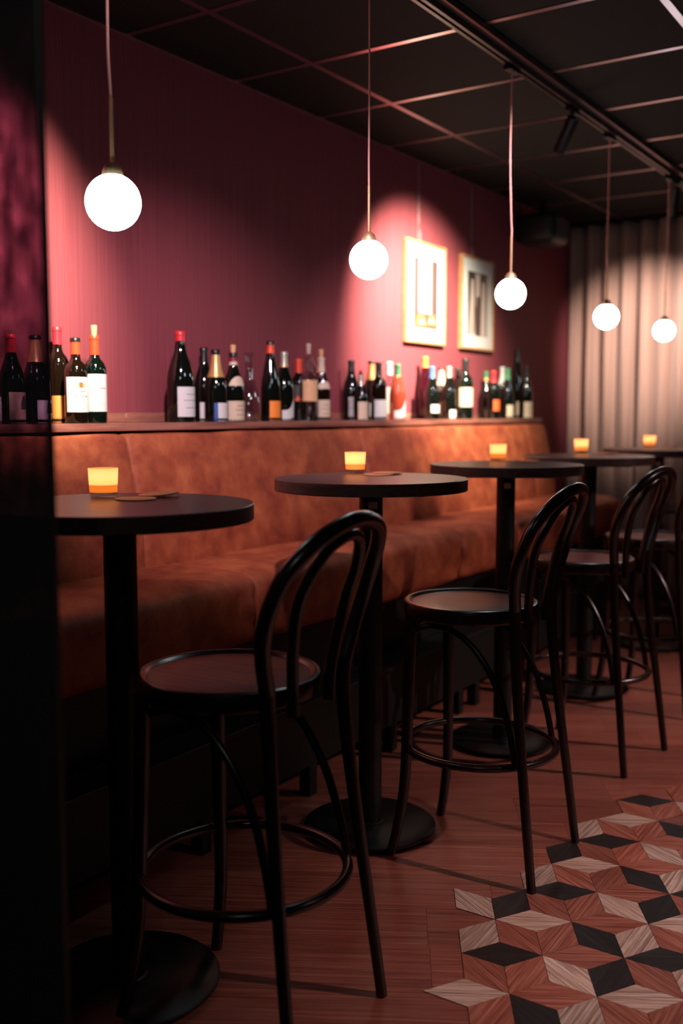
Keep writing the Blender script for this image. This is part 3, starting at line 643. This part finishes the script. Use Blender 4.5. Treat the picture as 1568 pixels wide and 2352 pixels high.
B = {
'a':(-2.492,1.903,0.226,0.080,0.003),'b':(-2.492,1.989,0.266,0.095,0.003),'c':(-2.492,2.080,0.269,0.072,0.003),'d':(-2.590,2.251,0.311,0.089,0.003),
'e':(-2.492,2.239,0.271,0.147,0.036),'f':(-2.492,2.320,0.317,0.159,0.038),'g':(-2.508,2.747,0.327,0.127,0.020),'h':(-2.590,2.968,0.283,0.074,0.003),
'i':(-2.492,2.923,0.269,0.071,0.003),'j':(-2.492,3.026,0.293,0.079,0.004),'k':(-2.492,3.122,0.268,0,0),'l':(-2.492,3.261,0.320,0.082,0.003),
'm':(-2.492,3.352,0.283,0.099,0.003),'n':(-2.590,3.590,0.267,0.154,0.085),'o':(-2.492,3.527,0.327,0.171,0.083),'p':(-2.590,3.763,0.318,0.092,0.003),
'q':(-2.590,4.013,0.279,0.108,0.003),'r':(-2.492,3.942,0.208,0.085,0.003),'s':(-2.590,4.193,0.285,0.081,0.003),'t':(-2.492,4.100,0.272,0.095,0.003),
'u':(-2.590,4.363,0.286,0.161,0.031),'v':(-2.492,4.277,0.270,0.100,0.003),'w':(-2.590,4.735,0.330,0.099,0.003),'x':(-2.492,4.631,0.272,0.076,0.035),
'y':(-2.590,4.918,0.278,0.094,0.003),'z':(-2.492,4.821,0.278,0.050,0.003),'A':(-2.590,5.117,0.284,0.107,0.003),'B':(-2.492,5.013,0.329,0.171,0.068),
'C':(-2.590,5.487,0.278,0.096,0.004),'D':(-2.492,5.380,0.276,0.109,0.046),'E':(-2.590,5.716,0.313,0.089,0.022),'F':(-2.492,5.576,0.297,0.081,0.003),
'G':(-2.590,5.942,0.440,0.105,0.003),'H':(-2.492,5.856,0.324,0.102,0.006)}
def bo(k, *a, **kw):
    if k not in 'abcdefgijlw': kw['az'] = kw.get('az', -12) - 14
    bottle(k, *B[k], *a, **kw)
bo('a', 'burgundy', .036, 'glass_black', 'wine bottle behind the smoked panel, at the left edge of the photo', cap='black', lab='white')
bo('b', 'burgundy', .038, 'glass_black', 'red-capped wine bottle with pale blotted label behind the smoked panel', cap='red', caplen=.2, lab='cream', az=8, half=60, extra=ext_blot)
bo('c', 'champagne', .042, 'glass_black', 'gold-foiled sparkling wine bottle with white label behind the smoked panel', cap=[('gold', .70, .955), ('black', .955, 1)], lab='white', az=14, half=52, extra=ext_blot, name='champagne_bottle')
bo('d', 'bordeaux', .037, 'glass_brown', 'wine bottle with yellow-orange label at the edge of the smoked panel', cap='red', caplen=.18, lab='yellow', az=-5, half=75, extra=ext_d)
bo('e', 'bordeaux', .0375, 'glass_brown', 'wine bottle with white crested label and orange-red neck sleeve', cap=[('orange', .81, .955), ('black', .955, 1)], lab='white', az=-22, half=72, extra=ext_e)
bo('f', 'bordeaux', .0365, 'glass_green', 'corked wine bottle with red sleeve and white label, right of the crested one', cap='orange', caplen=.22, cork=.033, lab='white', az=-20, half=72, extra=ext_f)
bo('g', 'burgundy', .050, 'glass_black', 'large magnum bottle with bright red cap and tilted white label', cap='red', caplen=.11, lab='white', az=0, half=62, extra=stripes(), name='magnum_bottle')
bo('h', 'burgundy', .040, 'glass_black', 'black-capped wine bottle just right of the red-capped magnum', cap='black', caplen=.2, lab='white', az=2, half=62, extra=stripes())
bo('i', 'champagne', .042, 'glass_black', 'sparkling wine bottle with long gold foil and blue-edged white label', cap=[('gold', .62, .93), ('black', .93, 1)], lab='white', az=12, half=55, extra=ext_stripe, name='champagne_bottle')
bo('j', 'burgundy', .0425, 'glass_black', 'corked wine bottle with round shoulder label, left of the clear decanter', cap=[('black', .93, 1), ('maroon', .87, .93), ('cream', .82, .87)], cork=.030, lab='cream', az=-8, half=72, band=('cream', .52, .66), extra=stripes())
bo('k', 'decanter', .046, 'clear', 'empty clear glass decanter standing among the dark bottles', name='decanter')
bo('l', 'flute', .040, 'glass_black', 'tall slim bottle with orange sleeve and orange label', cap=[('black', .955, 1), ('orange', .85, .955)], lab='amber', az=-1, half=58)
bo('m', 'burgundy', .040, 'glass_black', 'wine bottle with silver-gold sleeve and torn-edged white label', cap=[('silver', .80, 1), ('gold', .78, .80)], lab='white', az=8, half=60, top=torn)
bo('n', 'bordeaux', .037, 'glass_black', 'wine bottle with orange cap and dark label with a flame band', cap='orange', caplen=.22, lab='ink', az=-10, half=78, extra=ext_flame)
bo('o', 'spirit', .040, 'clear', 'clear spirit bottle with cream stopper and square peach label', cork=.04, lab='peach', az=-28, half=50, extra=ext_string, name='spirit_bottle')
bo('p', 'burgundy', .041, 'glass_brown', 'corked wine bottle with cream sleeve and beige label, right of the spirit bottle', cap='cream', caplen=.24, cork=.035, lab='cream', az=-5, half=72, band=('cream', .5, .62), extra=stripes())
bo('q', 'burgundy', .041, 'glass_black', 'black-capped burgundy bottle starting the group below the picture gap', cap='black', caplen=.18, lab='white', az=2, half=62, extra=stripes('blue', ((.5, .9),)))
bo('r', 'burgundy', .033, 'glass_black', 'shortest half bottle on the shelf with beige sleeve', cap='silver', caplen=.22, lab='cream', az=0, half=65)
bo('s', 'champagne', .042, 'glass_black', 'gold-foiled sparkling bottle in the group left of the pictures', cap=[('gold', .68, .95), ('black', .95, 1)], lab='white', az=5, half=60, name='champagne_bottle')
bo('t', 'bordeaux', .037, 'glass_brown', 'dark bottle with long black sleeve beside the gold-foiled sparkling bottle', cap='black', caplen=.24, lab='white', az=-5, half=70)
bo('u', 'bordeaux', .038, 'clear', 'clear bottle with white sleeve and tall white label', cap='white', caplen=.22, lab='white', az=-20, half=65)
bo('v', 'burgundy', .040, 'glass_rose', 'rose wine bottle with green sleeve and torn white label', cap=[('green', .80, 1), ('gold', .78, .80)], lab='white', az=0, half=68, top=torn)
bo('w', 'flute', .040, 'glass_plum', 'slim dark-red bottle with orange sleeve and orange label under the left picture', cap='amber', caplen=.17, lab='amber', az=-1, half=58)
bo('x', 'burgundy', .039, 'glass_black', 'dark bottle with pale blue sleeve beside the slim dark-red one', cap='blue', caplen=.22, lab='white', az=5, half=58)
bo('y', 'champagne', .042, 'glass_black', 'sparkling bottle with cream foil under the left picture', cap=[('cream', .55, .96), ('black', .96, 1)], lab='white', az=2, half=66, name='champagne_bottle')
bo('z', 'burgundy', .039, 'glass_black', 'silver-sleeved dark bottle with low white label', cap='silver', caplen=.2, lab='white', az=10, half=50)
bo('A', 'bordeaux', .037, 'glass_black', 'dark bottle with tall narrow white label between the pictures', cap='black', caplen=.2, lab='white', az=5, half=60)
bo('B', 'bordeaux', .043, 'glass_green', 'large square-shouldered bottle with high cream label under the right picture', cap='black', caplen=.2, lab='cream', az=-20, half=75, name='magnum_bottle')
bo('C', 'burgundy', .040, 'glass_black', 'green-and-gold sleeved bottle, leftmost of the last group', cap=[('green', .86, 1), ('gold', .80, .86)], lab='white', az=10, half=65, top=torn)
bo('D', 'bordeaux', .037, 'glass_black', 'bright red-sleeved bottle in the last group', cap='red', caplen=.24, lab='flame', az=0, half=50)
bo('E', 'burgundy', .039, 'glass_black', 'white-sleeved bottle in the last group', cap='white', caplen=.34, lab='white', az=5, half=60)
bo('F', 'flute', .038, 'glass_black', 'green-sleeved slim bottle in front of the tallest bottle', cap='green', caplen=.22, lab='cream', az=5, half=60)
bo('G', 'flute', .043, 'glass_black', 'tallest black bottle standing near the end of the shelf', cap='black', caplen=.2, lab='cream', az=5, half=60, name='magnum_bottle')
bo('H', 'burgundy', .040, 'glass_black', 'last bottle at the far end of the shelf with beige label', cap='black', caplen=.2, lab='cream', az=0, half=70, extra=stripes())

# ---------------------------------------------------------------- side table with glassware by the curtain
t = thing('side_table', 'small dark side table in front of the curtain, at the right edge', 'side table', (-1.72, 6.62, 0))
mesh_obj('table_top', lathe(nb(), [(0, .66), (.19, .66), (.2, .665), (.2, .68), (.195, .685), (0, .685)], 40, caps=False), M['black_wood'], t)
mesh_obj('column', lathe(nb(), [(.15, 0), (.15, .012), (.02, .02), (.02, .66)], 28), M['black_metal'], t)
for k, (dx, dy, h, r_) in enumerate(((-.06, -.06, .25, .032), (.03, -.02, .33, .036))):
    bm = lathe(nb(), [(0, 0), (r_*.9, 0), (r_, .02), (r_, h*.5), (r_*.5, h*.72), (r_*.4, h*.9), (r_*.55, h)], 24, caps=False)
    o = mesh_obj('carafe', bm, M['clear']); o.location = (-1.72+dx, 6.62+dy, .6853)
    tag(o, ('shorter' if k == 0 else 'taller') + ' clear glass carafe on the side table by the curtain', 'carafe')

# ---------------------------------------------------------------- smoked glass screen at the left
t = thing('glass_screen', 'tall smoked glass screen along the left edge of the photo', 'screen', (0, .905, 0))
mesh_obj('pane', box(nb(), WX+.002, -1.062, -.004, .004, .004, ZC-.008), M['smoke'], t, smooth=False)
mesh_obj('edge_trim', box(nb(), -1.062, -1.056, -.005, .005, .003, ZC-.0075, .001, 1), mat('edge_trim_dark', (.03, .03, .03), .45), t, smooth=False)
bpy.context.view_layer.update()
